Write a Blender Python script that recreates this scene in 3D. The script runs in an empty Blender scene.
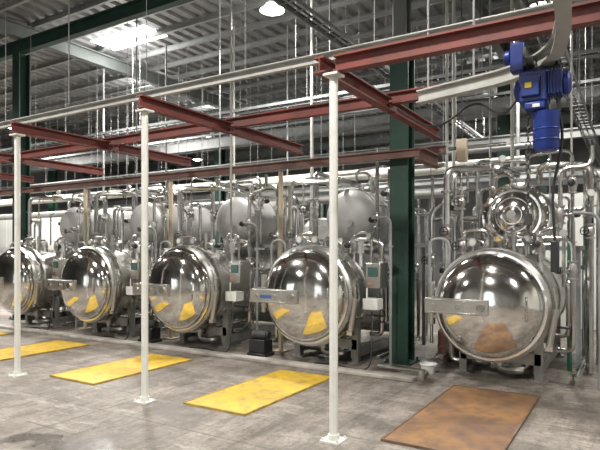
import bpy, bmesh, math, random
from mathutils import Vector, Matrix
random.seed(7)
V=Vector
C=bpy.context.scene.collection
# ---------------- camera
cam=bpy.data.cameras.new("camera");co=bpy.data.objects.new("camera",cam);C.objects.link(co)
bpy.context.scene.camera=co
cam.sensor_width=36;cam.lens=36*546/600;cam.shift_y=25/600
co.location=(0,0,1.65);co.rotation_euler=(math.pi/2,0,math.radians(31.5))
try: bpy.context.scene.view_settings.view_transform='Standard'
except Exception: pass
# ---------------- materials
def mat(name,col,rough=.5,metal=0,var=None,scale=4,amt=.5,bump=0,bscale=20,rvar=0,emit=0,stretch=None,detail=5,lo=.35,hi=.65,var2=None):
    m=bpy.data.materials.new(name);m.use_nodes=True;nt=m.node_tree;b=nt.nodes["Principled BSDF"]
    b.inputs["Base Color"].default_value=(*col,1);b.inputs["Roughness"].default_value=rough;b.inputs["Metallic"].default_value=metal
    if emit: 
        b.inputs["Emission Color"].default_value=(*col,1);b.inputs["Emission Strength"].default_value=emit
    tc=nt.nodes.new("ShaderNodeTexCoord");mp=nt.nodes.new("ShaderNodeMapping")
    nt.links.new(tc.outputs["Object"],mp.inputs[0])
    if stretch: mp.inputs["Scale"].default_value=stretch
    if var or rvar:
        n=nt.nodes.new("ShaderNodeTexNoise");n.inputs["Scale"].default_value=scale;n.inputs["Detail"].default_value=detail
        nt.links.new(mp.outputs[0],n.inputs["Vector"])
        mr=nt.nodes.new("ShaderNodeMapRange");mr.inputs[1].default_value=lo;mr.inputs[2].default_value=hi
        nt.links.new(n.outputs["Fac"],mr.inputs[0])
        if var:
            mx=nt.nodes.new("ShaderNodeMix");mx.data_type='RGBA'
            mx.inputs["A"].default_value=(*col,1);mx.inputs["B"].default_value=(*var,1)
            mm=nt.nodes.new("ShaderNodeMath");mm.operation='MULTIPLY';mm.inputs[1].default_value=amt
            nt.links.new(mr.outputs[0],mm.inputs[0]);nt.links.new(mm.outputs[0],mx.inputs["Factor"])
            nt.links.new(mx.outputs["Result"],b.inputs["Base Color"])
            if var2:
                n2=nt.nodes.new("ShaderNodeTexNoise");n2.inputs["Scale"].default_value=scale*3.7;n2.inputs["Detail"].default_value=9;n2.inputs["Roughness"].default_value=.7
                nt.links.new(mp.outputs[0],n2.inputs["Vector"])
                r2=nt.nodes.new("ShaderNodeMapRange");r2.inputs[1].default_value=.47;r2.inputs[2].default_value=.70;nt.links.new(n2.outputs["Fac"],r2.inputs[0])
                y2=nt.nodes.new("ShaderNodeMix");y2.data_type='RGBA';nt.links.new(mx.outputs["Result"],y2.inputs["A"]);y2.inputs["B"].default_value=(*var2,1)
                nt.links.new(r2.outputs[0],y2.inputs["Factor"]);nt.links.new(y2.outputs["Result"],b.inputs["Base Color"])
        if rvar:
            m2=nt.nodes.new("ShaderNodeMapRange");m2.inputs[3].default_value=rough;m2.inputs[4].default_value=rough+rvar
            nt.links.new(mr.outputs[0],m2.inputs[0]);nt.links.new(m2.outputs[0],b.inputs["Roughness"])
    if bump:
        n=nt.nodes.new("ShaderNodeTexNoise");n.inputs["Scale"].default_value=bscale
        nt.links.new(mp.outputs[0],n.inputs["Vector"])
        bp=nt.nodes.new("ShaderNodeBump");bp.inputs["Strength"].default_value=bump;bp.inputs["Distance"].default_value=.02
        nt.links.new(n.outputs["Fac"],bp.inputs["Height"]);nt.links.new(bp.outputs[0],b.inputs["Normal"])
    return m
chrome=mat("polished_steel",(.80,.785,.75),.06,1,bump=.22,bscale=4,var=(.60,.58,.54),scale=2.5,amt=.6,rvar=.08)
steel=mat("brushed_steel",(.60,.59,.56),.25,1,var=(.36,.35,.33),scale=3,amt=.6,rvar=.15)
pipe_m=mat("pipe_steel",(.66,.66,.64),.22,1,var=(.38,.37,.35),scale=5,amt=.6)
clad=mat("tank_cladding",(.38,.38,.37),.5,.2,var=(.25,.245,.23),scale=3,amt=.6,bump=.15,bscale=8)
red=mat("red_paint",(.185,.042,.032),.55,0,var=(.09,.03,.025),scale=3,amt=.8)
brown=mat("brown_primer_paint",(.17,.085,.07),.55,0,var=(.09,.05,.04),scale=3,amt=.8)
green=mat("green_paint",(.014,.055,.038),.5,0,var=(.01,.03,.022),scale=2,amt=.8)
lgreen=mat("bright_green_paint",(.03,.20,.10),.4)
white=mat("white_paint",(.66,.66,.62),.4,0,var=(.42,.40,.34),scale=6,amt=.5,lo=.5,hi=.8)
cream=mat("cream_paint",(.5,.43,.31),.45,0,var=(.33,.27,.19),scale=5,amt=.5)
rail_m=mat("rail_grey_paint",(.44,.44,.41),.45,.1,var=(.3,.3,.28),scale=4,amt=.6)
frame_m=mat("frame_steel",(.34,.34,.32),.4,.6,var=(.2,.19,.18),scale=5,amt=.7)
galv=mat("galvanised_steel",(.30,.31,.31),.55,.2,var=(.2,.2,.2),scale=6,amt=.6)
rodm=mat("rod_steel",(.28,.28,.28),.6,.1)
blue=mat("blue_paint",(.008,.032,.21),.4,0,var=(.008,.015,.1),scale=8,amt=.6)
yelp=mat("yellow_label",(.6,.43,.03),.5)
black=mat("black_plastic",(.02,.02,.022),.4)
rubber=mat("rubber",(.03,.03,.03),.6)
dark=mat("dark_steel",(.07,.07,.07),.5,.5)
orange=mat("orange_plastic",(.8,.2,.02),.4)
label_blue=mat("blue_label",(.04,.09,.28),.4)
screen=mat("display_glass",(.05,.1,.09),.1)
dial=mat("dial_white",(.66,.66,.63),.35)
purl=mat("purlin_steel",(.33,.34,.33),.6,.1,var=(.22,.22,.22),scale=2,amt=.6)
rafm=mat("rafter_grey_paint",(.16,.175,.165),.6,.05,var=(.10,.11,.10),scale=2,amt=.7)
roofm=mat("roof_sheet",(.27,.275,.27),.65,.05,var=(.17,.17,.17),scale=.5,amt=.8)
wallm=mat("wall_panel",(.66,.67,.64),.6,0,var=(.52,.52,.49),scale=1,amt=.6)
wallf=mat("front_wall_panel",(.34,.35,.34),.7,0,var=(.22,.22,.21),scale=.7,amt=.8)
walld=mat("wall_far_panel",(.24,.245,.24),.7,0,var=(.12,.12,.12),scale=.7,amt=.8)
lampm=mat("lamp_glass",(1,1,1),.3,emit=16)
glowm=mat("roof_glow_sheet",(.95,1,1),.3,emit=5)  # emissive sheet standing in for lamp glow on the roof
rustp=mat("rust_plate",(.28,.145,.05),.55,.05,var=(.14,.075,.042),scale=1.6,amt=1,rvar=.2,bump=.3,bscale=60,lo=.34,hi=.62,detail=9,var2=(.10,.062,.045))
yel=mat("yellow_plate_paint",(.64,.41,.02),.5,0,var=(.50,.32,.035),scale=2,amt=.9,bump=.3,bscale=90,lo=.4,hi=.65,detail=9,var2=(.30,.21,.07))
ylrim=mat("yellow_rim_paint",(.5,.33,.04),.5,0,var=(.25,.18,.06),scale=9,amt=.9)
edge=mat("plate_rim",(.2,.13,.08),.5,.3,var=(.1,.06,.04),scale=8,amt=.8)
kerbm=mat("kerb_concrete",(.42,.39,.35),.7,0,var=(.22,.2,.17),scale=4,amt=.8,bump=.3)
def floor_mat():
    m=bpy.data.materials.new("worn_concrete");m.use_nodes=True;nt=m.node_tree;b=nt.nodes["Principled BSDF"];L=nt.links.new
    tc=nt.nodes.new("ShaderNodeTexCoord")
    def noise(s,d,sc=(1,1,1),dist=0,ro=.68,loc=(0,0,0)):
        mp=nt.nodes.new("ShaderNodeMapping");mp.inputs["Scale"].default_value=sc;mp.inputs["Location"].default_value=loc;L(tc.outputs["Object"],mp.inputs[0])
        n=nt.nodes.new("ShaderNodeTexNoise");n.inputs["Scale"].default_value=s;n.inputs["Detail"].default_value=d;n.inputs["Distortion"].default_value=dist;n.inputs["Roughness"].default_value=ro
        L(mp.outputs[0],n.inputs["Vector"]);return n.outputs["Fac"]
    def ramp(f,lo,hi):
        r=nt.nodes.new("ShaderNodeMapRange");r.inputs[1].default_value=lo;r.inputs[2].default_value=hi;L(f,r.inputs[0]);return r.outputs[0]
    def mix(f,A,Bq,k=1):
        x=nt.nodes.new("ShaderNodeMix");x.data_type='RGBA'
        if k!=1:
            mm=nt.nodes.new("ShaderNodeMath");mm.operation='MULTIPLY';mm.inputs[1].default_value=k;L(f,mm.inputs[0]);f=mm.outputs[0]
        L(f,x.inputs["Factor"])
        for s,v in(("A",A),("B",Bq)):
            if isinstance(v,tuple): x.inputs[s].default_value=(*v,1)
            else: L(v,x.inputs[s])
        return x.outputs["Result"]
    c=mix(ramp(noise(1.1,10),.38,.62),(.29,.255,.22),(.165,.143,.12))
    c=mix(ramp(noise(6,14,(1,.3,1),ro=.85),.47,.57),c,(.09,.075,.062),.75)
    c=mix(ramp(noise(4,14,(.3,1,1),ro=.85),.52,.60),c,(.42,.385,.34),.6)
    c=mix(ramp(noise(22,10,ro=.85),.51,.60),c,(.065,.054,.045),.6)
    c=mix(ramp(noise(.8,8,(1,1,1),ro=.6,loc=(5,3,0)),.52,.61),c,(.09,.075,.062),.6)
    sp=nt.nodes.new("ShaderNodeSeparateXYZ");L(tc.outputs["Object"],sp.inputs[0])
    for ax,pitch,w in(("Y",.62,.035),("X",2.35,.012)):
        fr=nt.nodes.new("ShaderNodeMath");fr.operation='MULTIPLY';fr.inputs[1].default_value=1/pitch;L(sp.outputs[ax],fr.inputs[0])
        f2=nt.nodes.new("ShaderNodeMath");f2.operation='FRACT';L(fr.outputs[0],f2.inputs[0])
        f3=nt.nodes.new("ShaderNodeMath");f3.operation='LESS_THAN';f3.inputs[1].default_value=w;L(f2.outputs[0],f3.inputs[0])
        f4=nt.nodes.new("ShaderNodeMath");f4.operation='MULTIPLY';L(f3.outputs[0],f4.inputs[0]);L(ramp(noise(2.7,8,loc=(9,2,0)),.42,.56),f4.inputs[1])
        c=mix(f4.outputs[0],c,(.07,.06,.05),.7)
    wet=ramp(noise(.75,6,dist=.2),.57,.63)
    mp=nt.nodes.new("ShaderNodeMapping");mp.inputs["Location"].default_value=(4.1,-4.6,0);mp.inputs["Scale"].default_value=(1,1.6,1);L(tc.outputs["Object"],mp.inputs[0])
    ln=nt.nodes.new("ShaderNodeVectorMath");ln.operation='LENGTH';L(mp.outputs[0],ln.inputs[0])
    ad=nt.nodes.new("ShaderNodeMath");ad.operation='ADD';L(ln.outputs["Value"],ad.inputs[0])
    ns=nt.nodes.new("ShaderNodeMath");ns.operation='MULTIPLY';ns.inputs[1].default_value=1.6;L(noise(2.0,4,ro=.5),ns.inputs[0]);L(ns.outputs[0],ad.inputs[1])
    pud=nt.nodes.new("ShaderNodeMapRange");pud.inputs[1].default_value=1.35;pud.inputs[2].default_value=1.2;L(ad.outputs[0],pud.inputs[0])
    mx=nt.nodes.new("ShaderNodeMath");mx.operation='MAXIMUM';L(pud.outputs[0],mx.inputs[1])
    wk=nt.nodes.new("ShaderNodeMath");wk.operation='MULTIPLY';wk.inputs[1].default_value=.5;L(wet,wk.inputs[0]);L(wk.outputs[0],mx.inputs[0])
    wt=mx.outputs[0]
    c=mix(wt,c,(.045,.038,.034),.7)
    L(c,b.inputs["Base Color"])
    r=nt.nodes.new("ShaderNodeMapRange");r.inputs[3].default_value=.6;r.inputs[4].default_value=.25;L(wt,r.inputs[0]);L(r.outputs[0],b.inputs["Roughness"])
    bp=nt.nodes.new("ShaderNodeBump");bp.inputs["Strength"].default_value=.5;bp.inputs["Distance"].default_value=.01;L(noise(14,10,ro=.75),bp.inputs["Height"]);L(bp.outputs[0],b.inputs["Normal"])
    return m
floorm=floor_mat()
# ---------------- mesh builder
class B:
    def __init__(s): s.bm=bmesh.new()
    def box(s,a,b,rot=None):
        a=V(a);b=V(b);c=(a+b)/2;d=b-a
        M=Matrix.Translation(c)@(rot.to_4x4() if rot else Matrix())@Matrix.Diagonal((abs(d.x),abs(d.y),abs(d.z),1))
        bmesh.ops.create_cube(s.bm,size=1,matrix=M);return s
    def lathe(s,prof,o=(0,0,0),axis=(0,0,1),seg=24):
        o=V(o);ax=V(axis).normalized();u=ax.orthogonal().normalized();w=ax.cross(u);rings=[]
        for r,h in prof:
            if r<1e-5: rings.append([s.bm.verts.new(o+ax*h)])
            else: rings.append([s.bm.verts.new(o+ax*h+(u*math.cos(t)+w*math.sin(t))*r) for t in [2*math.pi*i/seg for i in range(seg)]])
        for A,Bq in zip(rings,rings[1:]):
            if len(A)==1 and len(Bq)==1: continue
            for i in range(seg):
                j=(i+1)%seg
                vs=[A[0],Bq[j],Bq[i]] if len(A)==1 else ([A[i],A[j],Bq[0]] if len(Bq)==1 else [A[i],A[j],Bq[j],Bq[i]])
                try: s.bm.faces.new(vs)
                except ValueError: pass
        return s
    def cyl(s,p,q,r,seg=14,r2=None):
        p=V(p);q=V(q);h=(q-p).length;r2=r if r2 is None else r2
        return s.lathe([(0,0),(r,0),(r2,h),(0,h)],p,q-p,seg)
    def torus(s,o,axis,R,r,seg=28,k=8):
        prof=[(R+r*math.cos(2*math.pi*i/k),r*math.sin(2*math.pi*i/k)) for i in range(k+1)]
        return s.lathe(prof,o,axis,seg)
    def fillet(s,pts,rad):
        pts=[V(p) for p in pts];out=[pts[0]]
        for a,b,c in zip(pts,pts[1:],pts[2:]):
            u=(a-b);w=(c-b);R=min(rad,u.length*.49,w.length*.49);u.normalize();w.normalize()
            if u.angle(w)>3.1: out.append(b);continue
            for i in range(7):
                t=i/6;out.append((b+u*R)*(1-t)**2+b*2*t*(1-t)+(b+w*R)*t*t)
        out.append(pts[-1]);return out
    def sweep(s,pts,prof,up=None):
        pts=[V(p) for p in pts];n=len(pts);rings=[];pu=None
        for i,p in enumerate(pts):
            t=((pts[min(i+1,n-1)]-p).normalized()+(p-pts[max(i-1,0)]).normalized()).normalized()
            if up is not None: w=V(up);u=t.cross(w).normalized()
            else:
                if pu is None: pu=t.orthogonal().normalized()
                u=(pu-t*pu.dot(t)).normalized();pu=u;w=u.cross(t)
            rings.append([s.bm.verts.new(p+u*x+w*y) for x,y in prof])
        k=len(prof)
        for A,Q in zip(rings,rings[1:]):
            for i in range(k): s.bm.faces.new([A[i],A[(i+1)%k],Q[(i+1)%k],Q[i]])
        s.bm.faces.new(rings[0]);s.bm.faces.new(list(reversed(rings[-1])));return s
    def tube(s,pts,r,bend=.12,seg=10):
        return s.sweep(s.fillet(pts,bend),[(r*math.cos(2*math.pi*i/seg),r*math.sin(2*math.pi*i/seg)) for i in range(seg)])
    def ibeam(s,p,q,h=.15,w=.1,t=.012,up=(0,0,1)):
        a=w/2;c=t/2;e=h/2;f=t*1.4
        return s.sweep([p,q],[(-a,-e),(a,-e),(a,-e+f),(c,-e+f),(c,e-f),(a,e-f),(a,e),(-a,e),(-a,e-f),(-c,e-f),(-c,-e+f),(-a,-e+f)],up)
    def flange(s,p,axis,r,t=.025):
        p=V(p);a=V(axis).normalized();s.cyl(p-a*t,p+a*t,r,18)
        return s
    def bolts(s,o,axis,R,n,r=.012,l=.02):
        o=V(o);ax=V(axis).normalized();u=ax.orthogonal().normalized();w=ax.cross(u)
        for i in range(n):
            t=2*math.pi*i/n;p=o+(u*math.cos(t)+w*math.sin(t))*R;s.cyl(p,p+ax*l,r,6)
        return s
def mk(name,b,m,origin=(0,0,0),smooth=True,bev=0):
    bm=b.bm;bmesh.ops.recalc_face_normals(bm,faces=bm.faces[:])
    bmesh.ops.translate(bm,vec=-V(origin),verts=bm.verts[:])
    me=bpy.data.meshes.new(name)
    if smooth:
        for f in bm.faces: f.smooth=True
        for e in bm.edges:
            if len(e.link_faces)==2 and e.calc_face_angle(0)>.6: e.smooth=False
    bm.to_mesh(me);bm.free();me.materials.append(m)
    o=bpy.data.objects.new(name,me);C.objects.link(o)
    if bev:
        md=o.modifiers.new("b","BEVEL");md.width=bev;md.segments=2;md.limit_method='ANGLE'
    return o
def tag(o,label,cat,group=None):
    o["label"]=label;o["category"]=cat
    if group:o["group"]=group
def S(name,b,m,label,cat,group=None,bev=0):
    vs=[v.co for v in b.bm.verts]
    lo=V([min(v[i] for v in vs) for i in range(3)]);hi=V([max(v[i] for v in vs) for i in range(3)])
    og=V(((lo.x+hi.x)/2,(lo.y+hi.y)/2,lo.z))
    o=mk(name,b,m,og,bev=bev);o.location=og;tag(o,label,cat,group);return o
def T(name,loc,label,cat,group=None):
    e=bpy.data.objects.new(name,None);C.objects.link(e);e.location=loc;e.empty_display_size=.1;tag(e,label,cat,group);return e
def P(par,name,b,m,label=None,bev=0):
    o=mk(name,b,m,bev=bev);o.parent=par
    if label:o["label"]=label
    return o
def copy_tree(o,parent=None):
    n=o.copy();C.objects.link(n)
    if parent:n.parent=parent
    for c in list(o.children): copy_tree(c,n)
    return n
def ST(name,b,m,bev=0):
    o=mk(name,b,m,bev=bev);o["kind"]="structure";return o
# ---------------- room
X0,X1,Y0,Y1,ZR=-30,7,-9,27,7.2
ST("floor",B().box((X0,Y0,-.15),(X1,Y1,0)),floorm)
b=B();x=X0
prof=[]
while x<X1:
    prof+=[(x,0),(x+.16,0),(x+.2,.07),(x+.32,.07)];x+=.36
vs0=[b.bm.verts.new((p[0],Y0,ZR+p[1])) for p in prof];vs1=[b.bm.verts.new((p[0],Y1,ZR+p[1])) for p in prof]
for i in range(len(prof)-1): b.bm.faces.new([vs0[i],vs0[i+1],vs1[i+1],vs1[i]])
ST("ceiling",b,roofm)
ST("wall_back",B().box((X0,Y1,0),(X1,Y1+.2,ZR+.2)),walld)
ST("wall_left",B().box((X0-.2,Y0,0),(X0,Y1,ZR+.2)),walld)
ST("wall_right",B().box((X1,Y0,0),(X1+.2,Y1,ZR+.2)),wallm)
b=B();z=ZR+.2
for a,c in((X0,-18),(-14,-5),(-2.2,X1)): b.box((a,Y0-.2,0),(c,Y0,z))
for a,c in((-18,-14),(-5,-2.2)): b.box((a,Y0-.2,3.8),(c,Y0,z))
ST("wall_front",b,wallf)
b=B()
x=-1.9
while x<5.5: b.box((x,12.8,0),(x+1.15,12.9,2.85));x+=1.18
ST("wall_partition_right",b,wallm)
b=B();x=-29
while x<-13.5: b.box((x,12.8,0),(x+1.15,12.9,3.0));x+=1.18
ST("wall_partition_left",b,wallm)
G="steel roof purlins";y=Y0+.8
while y<Y1:
    b=B().sweep([(X0,y,ZR-.08),(X1,y,ZR-.08)],[(-.035,-.07),(.035,-.07),(.035,-.06),(-.025,-.06),(-.025,.06),(.035,.06),(.035,.07),(-.035,.07)],(0,0,1))
    S("roof_purlin",b,purl,"grey galvanised steel purlin under the corrugated roof","roof beam",G);y+=.95
COLX=[-22.1,-12.5,-2.92,6.2]
for x in COLX:
    b=B().ibeam((x,Y0,ZR-.34),(x,Y1,ZR-.34),.34,.2,.02)
    S("roof_rafter",b,rafm,"dark grey painted steel rafter under the roof","roof beam","grey roof rafters")
for y in(7.65,15,22.4):
    S("lattice_girder",B().ibeam((X0,y,ZR-.70),(X1,y,ZR-.70),.3,.16,.02),green if y<10 else rafm,"long painted steel girder spanning between the columns","girder","roof girders")
for x in COLX:
    for y in(7.65,15,22.4):
        h=4.5 if (x==-2.92 and y==7.65) else ZR-.86
        e=T("steel_column",(x,y,0),"dark green H-section steel column standing on the concrete floor","column","green building columns")
        P(e,"column_shaft",B().sweep([(0,0,.02),(0,0,h)],[(-.14,-.14),(.14,-.14),(.14,-.12),(.01,-.12),(.01,.12),(.14,.12),(.14,.14),(-.14,.14),(-.14,.12),(-.01,.12),(-.01,-.12),(-.14,-.12)],(0,1,0)),green)
        P(e,"base_plate",B().box((-.2,-.2,0),(.2,.2,.025)).bolts((0,0,.025),(0,0,1),.24,4,.015,.04),green)
        if h<5: P(e,"column_extension",B().box((-.18,-.18,h),(.18,.18,h+.02)).sweep([(0,0,h+.02),(0,0,ZR-.86)],[(-.1,-.1),(.1,-.1),(.1,-.09),(.008,-.09),(.008,.09),(.1,.09),(.1,.1),(-.1,.1),(-.1,.09),(-.008,.09),(-.008,-.09),(-.1,-.09)],(0,1,0)),rafm,"slimmer dark grey upper column section")
# ---------------- slim posts
for x in(-2.22,-4.54,-6.92,-9.3):
    e=T("slim_post",(x,4.18,0),"slim white tubular post with square base plate holding the red frame","post","white frame posts")
    P(e,"post_tube",B().cyl((0,0,.02),(0,0,3.16),.037,20),white)
    P(e,"base_plate",B().box((-.09,-.09,0),(.09,.09,.015)).bolts((0,0,.015),(0,0,1),.1,4,.01,.02).cyl((0,0,.015),(0,0,.06),.05,16),white)
    P(e,"head_plate",B().box((-.07,-.07,3.15),(.07,.07,3.17)),white)
for x in(-4.9,-7.35,-9.8):
    e=T("slim_post",(x,7.4,0),"slim cream tubular post standing between two vessels","post","cream frame posts")
    P(e,"post_tube",B().cyl((0,0,.02),(0,0,2.92),.04,16),cream)
    P(e,"base_plate",B().box((-.1,-.1,0),(.1,.1,.02)),cream)
# red frame
S("red_beam",B().ibeam((-2.2,4.18,3.25),(3.5,4.18,3.25),.14,.1),red,"long rust-red steel I-beam resting on the white post","beam")
S("red_beam",B().ibeam((-13,5.7,3.33),(-1.6,5.7,3.33),.13,.09),red,"long rust-red steel I-beam crossing over the vessels","beam")
for x in(-2.32,-4.54,-6.92,-9.3,-11.7):
    S("cross_beam",B().ibeam((x,4.1,3.25),(x,5.65,3.25),.14,.1).ibeam((x,5.75,3.25),(x,7.45,3.25),.14,.1).box((x-.04,5.6,3.19),(x+.04,5.8,3.25)),red,"short rust-red cross beam running back from the post top","beam","red cross beams")
S("brown_beam",B().ibeam((-16,7.4,3.02),(-2.2,7.4,3.02),.12,.08),brown,"long dull brown steel beam carried on the cream posts","beam")
S("brown_bracket",B().ibeam((-2.3,6.6,2.85),(-2.3,7.36,2.85),.16,.12),brown,"brown steel bracket fixed to the green column","bracket")
b=B().sweep([(-16,5.0,3.66),(.3,5.0,3.66)],[(-.03,-.05),(.03,-.05),(.03,-.04),(-.02,-.04),(-.02,.04),(.03,.04),(.03,.05),(-.03,.05)],(0,0,1))
e=T("cable_channel",(0,0,0),"pale grey steel channel hung above the red frame","channel")
P(e,"channel",b,rail_m)
b=B()
for i in range(10): b.cyl((-.6-1.6*i,5.0,3.72),(-.6-1.6*i,5.0,7.15),.005,6)
P(e,"hanger_rod",b,rodm)["kind"]="stuff"
e=T("hanging_pendant",(-1.75,6.55,2.7),"beige hanging control box on a black cable","control box")
P(e,"pendant_box",B().box((-.06,-.05,0),(.06,.05,.27)),cream,bev=.015)
P(e,"pendant_cable",B().tube([(0,0,.27),(0,0,.4),(0,-.05,3.1),(0,-.1,4.3)],.008,.05,6),black)
# ---------------- monorail and hoist
rp=[(-1.75,5.02,3.1),(-.82,4.76,3.1),(-.5,4.42,3.1),(-.37,3.8,3.1),(-.3,2.4,3.1)]
I=lambda h,w,t:[(-w/2,-h/2),(w/2,-h/2),(w/2,-h/2+t),(t/2,-h/2+t),(t/2,h/2-t),(w/2,h/2-t),(w/2,h/2),(-w/2,h/2),(-w/2,h/2-t),(-t/2,h/2-t),(-t/2,-h/2+t),(-w/2,-h/2+t)]
e=T("hoist_rail",(0,0,0),"pale grey curved monorail beam carrying the blue hoist","rail")
b=B();b.sweep(b.fillet(rp,.5),I(.12,.09,.014),(0,0,1))
P(e,"rail_beam",b,rail_m)
b=B()
for p in((-1.65,4.99),(-1.2,4.87)): b.cyl((p[0],p[1],3.15),(p[0],p[1],7.1),.01,8)
P(e,"hanger_rod",b,rodm)["kind"]="stuff"
e=T("electric_hoist",(-.6,4.49,2.2),"blue electric chain hoist hanging from the curved rail","hoist")
P(e,"trolley",B().box((-.12,-.1,.84),(-.1,.1,.98)).box((.1,-.1,.84),(.12,.1,.98)).cyl((-.12,-.06,.88),(-.05,-.06,.88),.035).cyl((.05,-.06,.88),(.12,-.06,.88),.035).cyl((-.12,.06,.88),(-.05,.06,.88),.035).cyl((.05,.06,.88),(.12,.06,.88),.035).cyl((-.13,0,.82),(.13,0,.82),.018),dark)
b=B().box((.05,-.085,.61),(.15,.085,.775))
for i in range(5): b.box((.055+.021*i,-.1,.6),(.064+.021*i,.1,.785))
b.lathe([(0,0),(.085,0),(.085,.03),(.06,.045),(0,.045)],(.155,0,.69),(1,0,0),20)
P(e,"motor",b,blue,bev=.003)
b=B().box((-.15,-.1,.56),(.05,.1,.8)).lathe([(.09,0),(.085,.03),(.05,.045),(0,.045)],(-.15,0,.68),(-1,0,0),20)
b.box((-.11,-.11,.5),(.04,.11,.56))
P(e,"gearbox",b,blue,bev=.014)
P(e,"electric_box",B().box((-.13,-.13,.6),(0,-.1,.76)),blue,bev=.006)
P(e,"warning_label",B().box((-.1,-.134,.66),(-.055,-.131,.7)),yelp)
P(e,"load_plate",B().box((-.05,-.1135,.515),(0,-.1105,.54)),dial)
b=B().box((-.22,-.06,.82),(-.12,.06,1.04))
b.cyl((-.27,0,.95),(-.22,0,.95),.055,18)
P(e,"trolley_motor",b,blue,"blue travel drive beside the rail",bev=.01)
P(e,"suspension_lug",B().box((-.03,-.015,.78),(.03,.015,.85)),dark)
b=B().lathe([(0,0),(.075,0),(.09,.03),(.095,.26),(.1,.29),(.09,.29),(.085,.05),(0,.05)],(.03,0,.2),(0,0,1),22)
for zz in(.28,.36): b.torus((.03,0,zz),(0,0,1),.092,.006,22,6)
P(e,"chain_bucket",b,blue)
P(e,"bucket_strap",B().box((-.07,-.012,.48),(-.05,.012,.56)),dark)
P(e,"bucket_strap",B().box((.11,-.012,.48),(.13,.012,.6)),dark)
b=B()
for i in range(24):
    z=.55-i*.035;ax=(1,0,0) if i%2 else (0,1,0)
    b.torus((-.1,.02,z),ax,.016,.005,10,5)
P(e,"load_chain",b,dark)
P(e,"hook",B().cyl((-.1,.02,-.36),(-.1,.02,-.27),.03,14).tube([(-.1,.02,-.36),(-.1,.02,-.41),(-.05,.02,-.44),(-.06,.02,-.49),(-.11,.02,-.5),(-.14,.02,-.46)],.012,.03,8),dark)
P(e,"control_cable",B().tube([(.1,.05,.6),(.14,.08,.3),(.06,.1,-.1),(.08,.1,-.5)],.011,.1,6),black)
P(e,"pendant_control",B().box((.05,.07,-.72),(.11,.12,-.48)),black,bev=.008)
S("festoon_cable",B().tube([(-2.0,5.1,3.05),(-1.6,5.05,2.75),(-1.2,4.95,3.0),(-.95,4.85,2.75),(-.72,4.65,2.98)],.009,.25,6),black,"black festoon power cable drooping along the hoist rail","cable")
# ---------------- retort
RX=[-1.43,-3.96,-6.38,-8.72,-11.05]
YF=6.62
R=.67;ZC=1.005
e=T("retort",(RX[1],YF,0),"polished stainless steel retort with domed door on a steel frame","pressure vessel","row of retorts")
b=B().lathe([(R-.03,.12),(R-.03,2.9),(R-.08,3.05),(R-.25,3.2),(.15,3.28),(0,3.29)],(0,0,ZC),(0,1,0),56)
for yy in(.7,1.5,2.3): b.lathe([(R-.03,yy-.02),(R-.015,yy-.02),(R-.015,yy+.02),(R-.03,yy+.02)],(0,0,ZC),(0,1,0),56)
P(e,"vessel_shell",b,steel)
b=B().lathe([(R-.06,.0),(R+.01,.0),(R+.045,.025),(R+.045,.11),(R+.01,.13),(R-.03,.13)],(0,0,ZC),(0,1,0),64)
b.bolts((0,.1,ZC),(0,1,0),R+.025,24,.014,.06)
P(e,"locking_ring",b,steel)
b=B().lathe([(R-.03,.2),(R+.055,.2),(R+.055,.25),(R-.03,.25)],(0,0,ZC),(0,1,0),64)
P(e,"body_flange",b,steel)
DD=.31
prof=[(0,-DD)]
for i in range(1,21):
    t=i/20*math.pi/2;prof.append((math.sin(t)**.95*(R-.02),-.03-(DD-.03)*math.cos(t)**.95 if i<20 else -.03))
prof+=[(R+.01,-.03),(R+.01,-.005),(0,-.005)]
door=P(e,"door",B().lathe(prof,(0,0,ZC),(0,1,0),72),chrome)
b=B().box((-.72,-.35,ZC-.095),(.06,-.28,ZC+.095)).box((-.72,-.3,ZC-.095),(-.64,.0,ZC+.095)).box((-.66,-.358,ZC+.07),(0,-.35,ZC+.085)).box((-.66,-.358,ZC-.085),(0,-.35,ZC-.07))
P(door,"hinge_arm",b,steel,"flat brushed steel hinge arm across the door",bev=.006)
P(door,"arm_pivot",B().cyl((-.02,-.39,ZC),(-.02,-.26,ZC),.05,18),chrome)
for xx in(-.6,-.3): P(door,"arm_bolt",B().cyl((xx,-.38,ZC),(xx,-.35,ZC),.03,14),chrome)
P(e,"hinge_post",B().cyl((-.76,.06,ZC-.28),(-.76,.06,ZC+.28),.045,18).box((-.8,.03,ZC+.16),(-.6,.11,ZC+.2)).box((-.8,.03,ZC-.2),(-.6,.11,ZC-.16)),steel)
P(door,"door_handle",B().tube([(.44,-.17,ZC+.14),(.48,-.24,ZC+.14),(.48,-.24,ZC-.14),(.44,-.17,ZC-.14)],.012,.04,8),steel)
b=B()
for yy in(.62,2.5):
    b.box((-.54,yy-.05,.02),(-.44,yy+.05,.74)).box((.44,yy-.05,.02),(.54,yy+.05,.74)).box((-.52,yy-.05,.2),(.52,yy+.05,.345))
    b.box((-.6,yy-.09,0),(-.38,yy+.09,.02)).box((.38,yy-.09,0),(.6,yy+.09,.02))
for sx in(-.48,.48): b.box((sx-.045,.55,.08),(sx+.045,2.55,.2))
P(e,"support_frame",b,frame_m)
P(e,"lock_cylinder",B().cyl((.69,.02,.55),(.77,.02,1.0),.04,14).cyl((.77,.02,1.0),(.74,.02,1.25),.015,8).box((.65,-.02,.5),(.73,.08,.56)),steel)
cb=P(e,"control_box",B().box((.76,.35,1.12),(.98,.62,1.47)),steel,bev=.01)
P(cb,"display_screen",B().box((.8,.335,1.28),(.94,.35,1.41)),screen)
P(cb,"push_button",B().cyl((.83,.33,1.18),(.83,.35,1.18),.015),orange)
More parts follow.
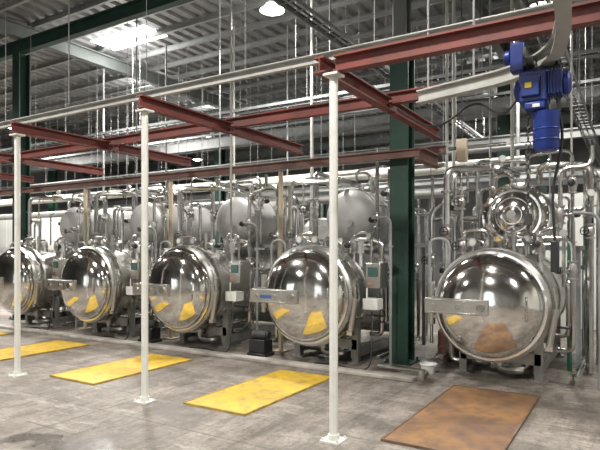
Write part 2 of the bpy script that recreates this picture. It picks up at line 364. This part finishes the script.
P(e,"junction_box",B().box((.76,.25,.83),(.98,.45,.98)).cyl((.78,.35,.98),(.78,.35,1.12),.012,8),dial,"white plastic junction box",bev=.01)
P(e,"actuator",B().cyl((.5,.75,1.6),(.5,.75,1.74),.05,16).cyl((.5,.75,1.4),(.5,.75,1.6),.025,12).lathe([(.05,0),(.04,.04),(0,.05)],(.5,.75,1.74),(0,0,1),16),dial,"white pneumatic actuator")
for yy,xx in((.6,0),(1.2,.15),(1.9,-.1),(2.5,0)): P(e,"top_nozzle",B().cyl((xx,yy,ZC+R-.08),(xx,yy,ZC+R+.12),.05,14).flange((xx,yy,ZC+R+.12),(0,0,1),.09,.015),steel)
for xx,yy in((-.28,.3),(-.1,.45)):
    g=P(e,"pressure_gauge",B().cyl((xx,yy,ZC+R-.1),(xx,yy,ZC+R+.1),.012,8).cyl((xx,yy-.03,ZC+R+.13),(xx,yy+.01,ZC+R+.13),.055,20),steel)
    P(g,"gauge_dial",B().cyl((xx,yy-.038,ZC+R+.13),(xx,yy-.032,ZC+R+.13),.04,20),dial)
P(e,"safety_valve",B().cyl((.22,.4,ZC+R-.12),(.22,.4,ZC+R+.14),.03,12).cyl((.22,.4,ZC+R+.14),(.22,.4,ZC+R+.26),.04,12).tube([(.22,.4,ZC+R+.08),(.36,.4,ZC+R+.08),(.36,.4,ZC+R-.05)],.02,.05,8),steel)
P(e,"drain_pipe",B().tube([(0,.5,ZC-R+.05),(0,.5,.13),(.3,.5,.13),(.3,1.6,.13)],.05,.1,10).flange((0,.5,.27),(0,0,1),.085,.015),steel)
P(e,"drain_pipe",B().tube([(-.2,.9,ZC-R+.08),(-.2,.9,.1),(-.75,.9,.1),(-.75,.9,.5)],.04,.1,10).flange((-.2,.9,.25),(0,0,1),.075,.015),steel)
P(e,"drain_valve",B().lathe([(0,-.1),(.07,-.1),(.07,-.08),(.04,-.07),(.06,0),(.04,.07),(.07,.08),(.07,.1),(0,.1)],(.3,.95,.13),(0,1,0),16).cyl((.3,.95,.13),(.3,.95,.3),.05,14),dark)
P(e,"side_pipe",B().tube([(.62,1.0,.55),(.8,1.0,.55),(.8,1.0,1.3),(.8,2.2,1.3)],.03,.08,10),pipe_m)
P(e,"side_pipe",B().tube([(-.62,.8,.6),(-.78,.8,.6),(-.78,.8,1.45),(-.78,2.4,1.45)],.025,.08,10),pipe_m)
P(e,"side_handwheel",B().torus((.86,.7,.7),(1,0,0),.09,.01,20,6).cyl((.6,.7,.7),(.88,.7,.7),.015,8).cyl((.86,.62,.7),(.86,.78,.7),.008,6),dark)
ret=[e]
for i in(0,2,3,4):
    n=copy_tree(e);n.location=(RX[i],YF,0);ret.append(n)
    if i==0:
        n.location=(-1.50,YF+.22,0);n.scale=(.96,1,.97)
        n["label"]="large polished stainless steel retort in front of the rusty plate"
        for c in list(n.children):
            if c.name.split('.')[0] in("control_box","junction_box"):
                for d in list(c.children): bpy.data.objects.remove(d)
                bpy.data.objects.remove(c)
ret[0]["label"]="polished stainless steel retort with blue label on its hinge arm"
dd=[c for c in ret[0].children if c.name.startswith("door")][0]
P(dd,"arm_label",B().box((-.54,-.356,ZC-.03),(-.28,-.349,ZC+.015)),label_blue)
# ---------------- tanks
TX=[-1.41,-3.93,-6.3,-8.65,-11.0]
t=T("storage_tank",(TX[1],7.8,0),"horizontal dull grey steel tank with dished ends above the retort","tank","row of upper tanks")
rt=.45;zt=2.19;LT=1.9
b=B().lathe([(0,-.02),(.15,0),(.32,.05),(.41,.13),(rt,.22),(rt,LT),(.41,LT+.09),(.32,LT+.17),(0,LT+.23)],(0,0,zt),(0,1,0),40)
for yy in(.24,.9,LT-.05): b.lathe([(rt,yy-.015),(rt+.012,yy-.015),(rt+.012,yy+.015),(rt,yy+.015)],(0,0,zt),(0,1,0),40)
P(t,"tank_shell",b,clad)
b=B()
for yy in(.5,1.45):
    b.box((-.36,yy-.04,1.75),(.36,yy+.04,1.86))
for sx in(-.8,.8):
    for yy in(.5,1.45): b.box((sx-.03,yy-.03,0),(sx+.03,yy+.03,1.76))
    b.box((sx-.03,.45,1.70),(sx+.03,1.5,1.76))
for yy in(.5,1.45): b.box((-.8,yy-.025,1.695),(.8,yy+.025,1.755))
P(t,"tank_stand",b,galv)
for yy in(.6,1.4): P(t,"top_nozzle",B().cyl((0,yy,zt+rt-.03),(0,yy,zt+rt+.1),.045,14).flange((0,yy,zt+rt+.1),(0,0,1),.08,.014),steel)
P(t,"end_nozzle",B().cyl((.12,.02,zt-.12),(.12,-.1,zt-.12),.03,12).flange((.12,-.1,zt-.12),(0,1,0),.055,.012),steel)
for i in(0,2,3,4):
    n=copy_tree(t);n.location=(TX[i],7.8,0)
    if i==0:
        n.scale=(.94,1,.97);n.location=(TX[i],7.9,0)
        n["label"]="horizontal polished steel tank with bolted round manhole cover"
        for c in list(n.children):
            if c.name.startswith("tank_shell"): c.data=c.data.copy();c.data.materials[0]=steel
            if c.name.startswith("end_nozzle"): bpy.data.objects.remove(c)
        b=B().lathe([(0,-.14),(.08,-.135),(.16,-.12),(.24,-.09),(.30,-.05),(.33,-.01),(.34,.03),(.37,.03),(.38,.045),(.42,.06),(.465,.07),(.465,.2),(.44,.22)],(0,0,zt),(0,1,0),40).bolts((0,.04,zt),(0,-1,0),.36,20,.012,.03).bolts((0,.07,zt),(0,-1,0),.445,26,.012,.025)
        b.torus((0,-.125,zt),(0,1,0),.13,.008,30,6).torus((0,-.085,zt),(0,1,0),.24,.008,36,6)
        P(n,"manhole_cover",b,chrome)
        P(n,"end_nozzle",B().cyl((0,-.13,zt),(0,-.2,zt),.035,14).flange((0,-.2,zt),(0,1,0),.06,.012),steel)
# ---------------- pipes and valves
vt=T("valve",(0,0,-5),"steel valve with bonnet and round handwheel fitted on a pipe","valve","pipe valves")
P(vt,"valve_body",B().lathe([(0,-.1),(.06,-.1),(.06,-.08),(.035,-.075),(.055,-.03),(.055,.03),(.035,.075),(.06,.08),(.06,.1),(0,.1)],(0,0,0),(0,0,1),16).cyl((0,0,0),(0,-.12,0),.025,10),steel)
P(vt,"handwheel",B().torus((0,-.15,0),(0,1,0),.055,.007,18,6).cyl((-.055,-.15,0),(.055,-.15,0),.005,6).cyl((0,-.15,-.055),(0,-.15,.055),.005,6).cyl((0,-.11,0),(0,-.16,0),.01,8),dark)
at=T("actuated_valve",(0,0,-5),"pneumatic actuated valve with black cap on a steel pipe","valve","actuated valves")
P(at,"valve_body",B().lathe([(0,-.12),(.06,-.12),(.06,-.1),(.04,-.09),(.06,0),(.04,.09),(.06,.1),(.06,.12),(0,.12)],(0,0,0),(0,0,1),16).cyl((0,0,0),(0,-.1,0),.02,10),steel)
P(at,"actuator",B().cyl((0,-.1,0),(0,-.2,0),.045,16),pipe_m)
P(at,"actuator_cap",B().lathe([(.047,0),(.04,.04),(0,.055)],(0,-.2,0),(0,-1,0),16),black)
gt=T("dial_gauge",(0,0,-5),"small round dial gauge on a pipe","gauge","dial gauges")
P(gt,"gauge_case",B().cyl((0,0,0),(0,-.04,0),.05,20).cyl((0,-.02,-.1),(0,-.02,-.04),.01,8),steel)
P(gt,"gauge_dial",B().cyl((0,-.04,0),(0,-.044,0),.042,20),dial)
def cp(t,loc,rz=0):
    n=copy_tree(t);n.location=loc;n.rotation_euler=(0,0,rz);return n
for i,x in enumerate(RX):
    j=lambda s=.05:random.uniform(-s,s)
    zc=2.78+j(.06)
    ey=.1 if i==0 else 0
    specs=[
     (.045,[(-.76,7.42,1.2),(-.76,7.42,zc),(-.1,7.75,zc),(-.1,8.3,zc),(0,8.4,2.74)]),
     (.045,[(.93,8.15,.02),(.93,8.15,2.82+j()),(.3,8.15,2.82),(.3,8.3,2.6)]),
     (.03,[(-.5,7.15+ey,1.3),(-.5,7.15+ey,1.9+j(.05)),(-.14,7.15+ey,1.9),(-.14,7.15+ey,1.62)]),
     (.035,[(.25,7.5,1.6),(.25,7.5,1.80),(.78,7.5,1.80),(.78,7.5,.4),(.6,7.5,.4)]),
     (.04,[(-.98,8.6,.02),(-.98,8.6,3.0+j(.1)),(-.98,9.65,3.0)]),
     (.028,[(.05,7.7,1.66),(.05,7.7,1.72),(.62,7.7,1.72),(.62,7.7,2.7+j(.1)),(.98,7.7,2.7),(.98,7.7,2.95)] if i!=1 else [(.05,7.7,1.66),(.05,7.7,1.72),(.62,7.7,1.72),(.62,7.7,3.2)]),
     (.018,[(-.62,7.05,1.4),(-.62,7.05,1.8),(-.88,7.05,1.8),(-.88,7.05,.8)]),
     (.022,[(.42,7.3,1.5),(.42,7.3,1.92+j(.05)),(.7,7.3,1.92),(.7,7.3,1.2)]),
     (.02,[(.3,7.15+ey,1.6),(.3,7.15+ey,1.85+j(.05)),(0.02,7.15+ey,1.85),(0.02,7.15+ey,1.62)]),
     (.03,[(-.85,9.8,0),(-.85,9.8,2.3+j(.3)),(.8,9.8,2.3),(.8,9.8,3.0)]),
     (.035,[(.55,10.2,0),(.55,10.2,2.5+j(.3)),(-.4,10.2,2.5),(-.4,10.2,2.7)]),
     (.02,[(1.08,7.3 if i!=1 else 7.1,.02),(1.08,7.3 if i!=1 else 7.1,2.1+j(.2)),(.8,7.3 if i!=1 else 7.1,2.1)]),
     (.04,[(-.9,7.6,.15),(-.9,9.5,.15),(-.9,9.5,1.2)]),
     (.03,[(.85,7.2,.12),(.85,8.9,.12),(.85,8.9,1.4),(.7,8.9,1.4)]),
     (.016,[(-.3,7.55,1.62),(-.3,7.55,1.78),(-.6,7.55,1.78),(-.6,7.55,2.9+j(.1)),(-.6,8.9,2.95)]),
     (.02,[(.2,7.85,2.72),(.2,7.85,2.95+j()),(.75,7.85,2.95),(.75,7.85,1.75)]),
     (.016,[(-.68,7.9,1.76),(-.68,7.9,2.5),(-.52,7.9,2.5)]),
     (.016,[(.7,7.95,1.76),(.7,7.95,2.35+j()),(.55,7.95,2.35)]),
     (.035,[(.88,8.45,.02),(.88,8.45,2.6+j()),(1.15,8.45,2.6),(1.15,8.45,.3)] if i!=1 else [(.6,8.9,2.75),(.6,8.9,3.05),(1.3,8.9,3.05)]),
     (.022,[(-1.08,7.75,.3),(-1.08,7.75,2.35+j(.2)),(-.86,7.75,2.35),(-.86,7.75,1.9)]),
     (.025,[(.1,8.6,2.7),(.1,8.6,2.98),(-.7,8.6,2.98),(-.7,9.4,2.98)]),
    ]
    for k,(r,pp) in enumerate(specs):
        q=[(x+p[0],p[1],p[2]) for p in pp]
        b=B().tube(q,r,.14,10)
        for a,c in((q[0],q[1]),(q[1],q[2])):
            a=V(a);c=V(c);m=a.lerp(c,.8)
            if (c-a).length>.6: b.flange(m,c-a,r*1.8,.012)
        S("steel_pipe",b,pipe_m if k not in(6,11) else galv,"bent stainless steel pipe rising beside the retort","pipe","stainless process pipes")
    for px,py,pz in((-.76,7.42,1.9),(.93,8.15,1.9),(-.5,7.15+ey,1.7),(-.85,9.8,1.9),(-.6,7.55,2.3),(-1.08,7.75,1.5)):
        cp(vt,(x+px,py,pz),random.choice((0,.5,-.4)))
    for px,py,pz in((.78,7.5,1.4),(.62,7.7,2.1),(.42,7.3,1.72),(-.98,8.6,2.3),(.75,7.85,2.5)):
        cp(at,(x+px,py,pz),random.choice((0,1.2,-.8)))
    for px,py,pz in((.3,7.12+ey,1.78),(.7,7.27,1.85),(-.1,7.72,zc+.12),(.93,8.1,2.4)):
        cp(gt,(x+px,py,pz),random.choice((0,.4,-.3)))
for k,(px,py,r,z1) in enumerate(((-2.62,8.7,.03,2.5),(-2.5,8.75,.02,2.9),(-2.05,8.7,.035,2.6),(-2.2,9.15,.025,3.1),(-2.75,9.3,.035,2.7),(-2.0,9.6,.03,2.9),(-2.35,9.6,.04,2.4),(-.28,8.3,.03,2.7),(-.15,8.7,.04,2.9),(-.35,10.0,.035,2.5))):
    b=B().tube([(px,py,.02),(px,py,z1),(px+.25,py,z1),(px+.25,py,z1-.5)],r,.1,10)
    for zz in(.9,1.7,z1-.3): b.flange((px,py,zz),(0,0,1),r*1.8,.012)
    S("steel_pipe",b,pipe_m,"upright stainless pipe in the manifold beside the retort","pipe","manifold pipes")
    if k in(0,2,4,6,8): cp(vt,(px,py,1.35+.12*k),.3)
    if k in(1,3,5,7,9): cp(at,(px,py,1.2+.12*k),-.5)
for z in(.75,2.15): S("steel_pipe",B().cyl((-2.85,8.85,z),(-1.9,8.85,z),.045,14).flange((-2.4,8.85,z),(1,0,0),.08),pipe_m,"horizontal stainless manifold pipe beside the green column","pipe","manifold pipes")
for tt in(vt,at,gt):
    for c in list(tt.children): bpy.data.objects.remove(c)
    bpy.data.objects.remove(tt)
S("green_pipe",B().tube([(-.76,8.3,0),(-.76,8.3,2.05)],.03),lgreen,"bright green vertical pipe beside the tank stand","pipe")
S("riser_pipe",B().tube([(-.42,8.9,0),(-.42,8.9,2.85),(-.9,8.9,2.85),(-.9,8.9,2.7)],.05,.2),pipe_m,"tall stainless riser pipe with rounded top bend","pipe")
S("riser_pipe",B().tube([(-.62,9.3,0),(-.62,9.3,2.95),(-1.2,9.3,2.95),(-2.2,9.3,2.95)],.045,.2),pipe_m,"tall stainless riser pipe with rounded top bend","pipe")
for y,z,r,m,l in((9.9,3.12,.08,white,"long white insulated pipe header above the tanks"),(10.6,3.3,.07,white,"long white insulated pipe header above the tanks"),(8.9,3.3,.03,pipe_m,"long thin stainless pipe running above the tanks"),(10.9,2.8,.1,clad,"long clad pipe header behind the tanks"),(11.5,3.7,.06,galv,"long steel pipe high behind the tanks")):
    e=T("pipe_header",(-9,y,z),l,"pipe","long pipe headers")
    P(e,"header_pipe",B().cyl((-14,0,0),(7.3 if r<.08 else 6.2,0,0),r,16),m)
    b=B()
    for k in range(9): b.cyl((-13+2.35*k,0,r),(-13+2.35*k,0,ZR-z-.1),.005,6).torus((-13+2.35*k,0,0),(1,0,0),r+.008,.008,14,5)
    P(e,"hanger_rod",b,rodm)["kind"]="stuff"
for x,y,r,z0,m in((-5.65,7.05,.018,1.8,rail_m),(-5.6,9.6,.035,2.0,rail_m),(-3.3,8.3,.025,1.8,galv),(-2.45,8.3,.022,1.5,rail_m),(-2.6,9.2,.028,.0,rail_m),(-.7,7.9,.013,1.8,rail_m),(-1.9,10.5,.035,0,rail_m),(-8.0,10.1,.022,2.2,rail_m),(-10.2,10.1,.022,2.2,galv),(-12.6,10.1,.03,2,galv),(-4.4,11,.03,0,galv),(-.1,10.6,.045,0,rail_m),(-2.1,12.2,.04,0,galv),(-7.1,8.5,.015,1.8,galv),(-4.8,8.9,.018,1.6,galv),(-9.6,8.6,.015,1.8,galv),(-2.2,10.1,.02,0,galv),(-6.9,10.7,.02,0,galv),(-1.1,9.1,.015,2.4,galv)):
    S("drop_conduit",B().cyl((x,y,z0),(x,y,6.9),r,12).cyl((x,y,z0+1),(x,y,z0+1.06),r*1.4,12),m,"thin vertical conduit dropping from the roof to the pipework","conduit","vertical drop conduits")
def tray(p,q,w=.25,lab="galvanised ladder cable tray hung on rods from the roof"):
    p=V(p);q=V(q);d=(q-p);L=d.length;u=d.normalized();s=V((-u.y,u.x,0))
    e=T("cable_tray",p,lab,"cable tray","overhead cable trays")
    b=B()
    for k in(-1,1):
        o=s*w/2*k;b.sweep([o,o+d],[(-.01,-.03),(.01,-.03),(.01,.03),(-.01,.03)],(0,0,1))
    n=int(L/.3)
    for i in range(n): c=u*(i*.3+.1);b.cyl(c-s*w/2,c+s*w/2,.01,5)
    P(e,"tray_ladder",b,galv)
    b=B()
    for k in(-.5,0,.45):
        b.tube([s*w*k*.8+u*.1+V((0,0,.02)),s*w*k*.8+u*(L-.1)+V((0,0,.02))],.015,.1,6)
    P(e,"tray_cables",b,black)["kind"]="stuff"
    b=B();i=0
    while i*1.8<L:
        for k in(-1,1): b.cyl(u*i*1.8+s*w/2*k,u*i*1.8+s*w/2*k+V((0,0,ZR-p.z-.05)),.006,5)
        i+=1
    P(e,"hanger_rod",b,rodm)["kind"]="stuff"
tray((-24,10.2,4.9),(4,10.2,4.9));tray((-24,13.5,5.3),(4,13.5,5.3),.4)
tray((-4.1,3,5.1),(-4.1,24,5.1));tray((-.9,6,4.3),(-.9,20,4.3))
S("ventilation_duct",B().box((-24,14.2,5.1),(4,14.6,5.4)),galv,"long rectangular galvanised ventilation duct under the roof","duct")
for y,z in((17,3.6),(20,4.2),(13.8,4.3)):
    S("gantry_beam",B().ibeam((-27,y,z),(5,y,z),.22,.16,.02),purl,"long grey steel gantry beam deep in the hall","beam","far gantry beams")
for x in(-22,-18,-14,-8,-5.5,-1.5,2):
    S("gantry_post",B().ibeam((x,17,0),(x,17,3.47),.16,.16,.02,(1,0,0)),galv,"grey steel post under the far gantry","post","far gantry posts")
for k in range(26):
    x=random.uniform(-16,0);y=random.uniform(6.2,15);z=random.uniform(3.6,5)
    S("drop_rod",B().cyl((x,y,z),(x,y,7.15),.006,6).cyl((x,y,z),(x,y,z+.05),.02,8),rodm,"thin steel rod hanging from the roof","rod","thin roof drop rods")
# ---------------- lamps
lamps=[(-11.3,9.85),(-5.94,8.67),(-3.6,17.4),(-14.0,16.3),(-13.6,12.5),(-1.5,11.2),(-9,18.5),(-20,12),(-2,2),(-8,2.0),(-14.5,3.5),(-3,-4.5),(-10,-4.5),(3.5,6),(3,-2),(-19,21),(-18,7)]  # includes unseen lamps added to brighten the left wall and front area
for k,(x,y) in enumerate(lamps):
    zl=6.25 if k!=3 else 6.0
    if k:
        e=T("high_bay_lamp",(x,y,zl),"one of the glowing round high-bay lamps under the roof, some added as fill","lamp","high-bay lamps")
        P(e,"lamp_shade",B().lathe([(.06,.16),(.12,.12),(.24,.02),(.25,0),(.24,0),(.22,.03),(.05,.12),(.05,.15)],(0,0,0),(0,0,1),24).cyl((0,0,.15),(0,0,.3),.08,14),rodm)
        P(e,"lamp_glass",B().lathe([(0,-.06),(.12,-.045),(.235,.005),(.19,.03),(0,.03)],(0,0,0),(0,0,1),24),lampm)
        P(e,"lamp_cable",B().cyl((0,0,.3),(0,0,7.2-zl),.008,6),black)
    l=bpy.data.lights.new("lamp_light","SPOT");l.energy=1200 if y>0 else 1150;l.color=(1,.965,.91);l.shadow_soft_size=.22;l.spot_size=math.radians(160);l.spot_blend=.6
    if x<-15 and y<13: l.energy=2400  # far-left spots boosted to brighten the pale left wall
    o=bpy.data.objects.new("lamp_light",l);o.location=(x,y,zl-.16);C.objects.link(o)
    if k in(0,1,2,3,4,6,8,11):
        l=bpy.data.lights.new("lamp_glow","POINT");l.energy=100 if k else 160;l.color=(1,.98,.95);l.shadow_soft_size=.2
        o=bpy.data.objects.new("lamp_glow",l);o.location=(x,y,6.6);C.objects.link(o)
for x,y,a,c in((-11.3,9.85,1.0,.4),(-4.3,20.6,.4,.4)):  # bright panels put in as patches of lamp glow on the ceiling
    S("roof_glow_panel",B().box((x-a,y-c,ZR-.02),(x+a,y+c,ZR+.0)),glowm,"glowing panel standing in for lamp glow on the roof sheet","glow panel","roof glow panels")
# ---------------- floor plates
for i,(x0,x1,y0,y1) in enumerate([(-1.87,-.9,4.38,6.6),(-4.12,-3.3,4.33,6.22),(-6.5,-5.62,4.36,6.12),(-8.9,-8.02,4.36,6.15),(-11.3,-10.4,4.36,6.15)]):
    lab="worn rusty orange steel floor plate on the concrete" if i==0 else "bright yellow painted steel floor plate on the concrete"
    e=T("floor_plate",((x0+x1)/2,(y0+y1)/2,0),lab,"floor plate",None if i==0 else "yellow floor plates")
    w=(x1-x0)/2;h=(y1-y0)/2
    P(e,"plate",B().box((-w+.02,-h+.02,0),(w-.02,h-.02,.018)),rustp if i==0 else yel)
    b=B();b.box((-w,-h,0),(w,-h+.02,.022)).box((-w,h-.02,0),(w,h,.022)).box((-w,-h+.02,0),(-w+.02,h-.02,.022)).box((w-.02,-h+.02,0),(w,h-.02,.022))
    P(e,"plate_rim",b,edge if i==0 else ylrim)
S("concrete_kerb",B().box((-18,6.5,0),(-2.35,6.68,.05)),kerbm,"low pale concrete kerb running along the vessels","kerb",bev=.01)
S("floor_pipe",B().tube([(-3.0,6.95,.06),(-2.3,6.95,.06),(-2.2,6.4,.06),(-2.2,6.4,.2)],.03),pipe_m,"short bent steel pipe stub on the floor","pipe")
for x,y in((-5.0,6.98),(-7.45,6.98)):
    e=T("drain_pump",(x,y,0),"small black drain pump standing between two retorts","pump","drain pumps")
    P(e,"pump_body",B().box((-.15,-.12,.05),(.15,.12,.26)).box((-.17,-.14,0),(.17,.14,.05)),black,bev=.015)
    P(e,"pump_motor",B().cyl((-.13,0,.32),(.13,0,.32),.075,16).cyl((.13,0,.32),(.16,0,.32),.06,16),dark)
    P(e,"pump_pipe",B().tube([(.1,.1,.2),(.1,.3,.2),(.1,.3,.6)],.025,.06,8),pipe_m)
for x in RX[1:]:
    S("rubber_hose",B().tube([(x+.87,6.95,.8),(x+.93,6.8,.3),(x+.9,6.8,.015),(x+.6,6.8,.015),(x+.3,6.95,.015),(x,6.85,.015)],.01,.15,8),rubber,"black rubber hose trailing on the floor by the retort","hose","rubber hoses")
e=T("bucket",(-2.36,7.15,0),"small white plastic bucket standing on the floor","bucket")
P(e,"bucket_body",B().lathe([(0,0),(.08,0),(.11,.12),(.12,.12),(.115,.13),(.1,.125),(.075,.01),(0,.01)],seg=24),dial)
P(e,"bucket_handle",B().tube([(-.11,0,.11),(-.1,.06,.14),(0,.1,.15),(.1,.06,.14),(.11,0,.11)],.004,.04,6),galv)
e=T("drum",(-2.35,8.2,0),"brown plastic drum standing behind the green column","drum")
P(e,"drum_body",B().lathe([(0,0),(.19,0),(.2,.03),(.2,.2),(.21,.21),(.2,.22),(.2,.42),(.17,.46),(0,.46)],seg=28),brown)
P(e,"drum_cap",B().cyl((.08,0,.46),(.08,0,.49),.03),black)
def cabinet(x,y,w,d,h,m,lab):
    e=T("control_cabinet",(x,y,0),lab,"cabinet","control cabinets")
    P(e,"cabinet_body",B().box((-w/2,-d/2,.08),(w/2,d/2,h)).box((-w/2+.03,-d/2+.03,0),(w/2-.03,d/2-.03,.08)),m,bev=.01)
    dr=P(e,"door",B().box((-w/2+.03,-d/2-.02,.12),(w/2-.03,-d/2,h-.04)),m,bev=.005)
    P(dr,"door_handle",B().box((w/2-.1,-d/2-.04,h*.5),(w/2-.07,-d/2-.02,h*.5+.14)),black)
for x,y,w,h,m in((-2.55,11.6,.8,1.9,galv),(-5,11.9,.9,2.0,galv),(-7.4,11.9,.8,1.9,galv),(-12.6,11.6,.9,1.9,white)):
    cabinet(x,y,w,.4,h,m,"tall electrical control cabinet standing behind the tanks")
for x,y in((-11.2,15),(-8.6,15.4),(-6.2,15.2),(-.9,15.4),(-16,15)):
    e=T("upright_tank",(x,y,0),"upright stainless tank on three legs deep in the hall","tank","upright tanks")
    P(e,"tank_shell",B().lathe([(0,.5),(.4,.6),(.6,.75),(.6,2.4),(.45,2.6),(0,2.7)],seg=28),clad)
    for k in range(3):
        a=k*2.094;P(e,"leg",B().cyl((.5*math.cos(a),.5*math.sin(a),0),(.5*math.cos(a),.5*math.sin(a),.8),.04,8),galv)
    P(e,"top_pipe",B().tube([(0,0,2.65),(0,0,3.2),(.9,0,3.2),(.9,0,0)],.05,.15,8),pipe_m)
tr=T("reflection_trolley",(1.5,-2.2,0),"stainless basket trolley parked on the open floor","trolley","added reflection trolleys")  # unseen trolleys, added so the polished doors have something to reflect
b=B()
for sx in(-.35,.35):
    for sy in(-.45,.45): b.cyl((sx,sy,.1),(sx,sy,1.15),.02,8)
for z in(.2,.65,1.12): b.box((-.37,-.47,z-.015),(.37,.47,z+.015))
P(tr,"trolley_frame",b,frame_m)
b=B()
for z in(.24,.69):
    for k in range(7): b.box((-.34,-.45+.15*k-.01,z),(.34,-.45+.15*k+.01,z+.34))
P(tr,"basket",b,steel)
for sx in(-.32,.32):
    for sy in(-.42,.42): P(tr,"wheel",B().cyl((sx-.02,sy,.06),(sx+.02,sy,.06),.06,14),rubber)
for x,y in((-.6,-3.4),(-3.4,-2.0),(-6.2,-2.8),(-8.6,-1.6),(-11.5,-3.0)):
    n=copy_tree(tr);n.location=(x,y,0)
# ---------------- world
w=bpy.data.worlds.new("w");bpy.context.scene.world=w;w.use_nodes=True
w.node_tree.nodes["Background"].inputs[0].default_value=(.95,.97,1,1);w.node_tree.nodes["Background"].inputs[1].default_value=1.6
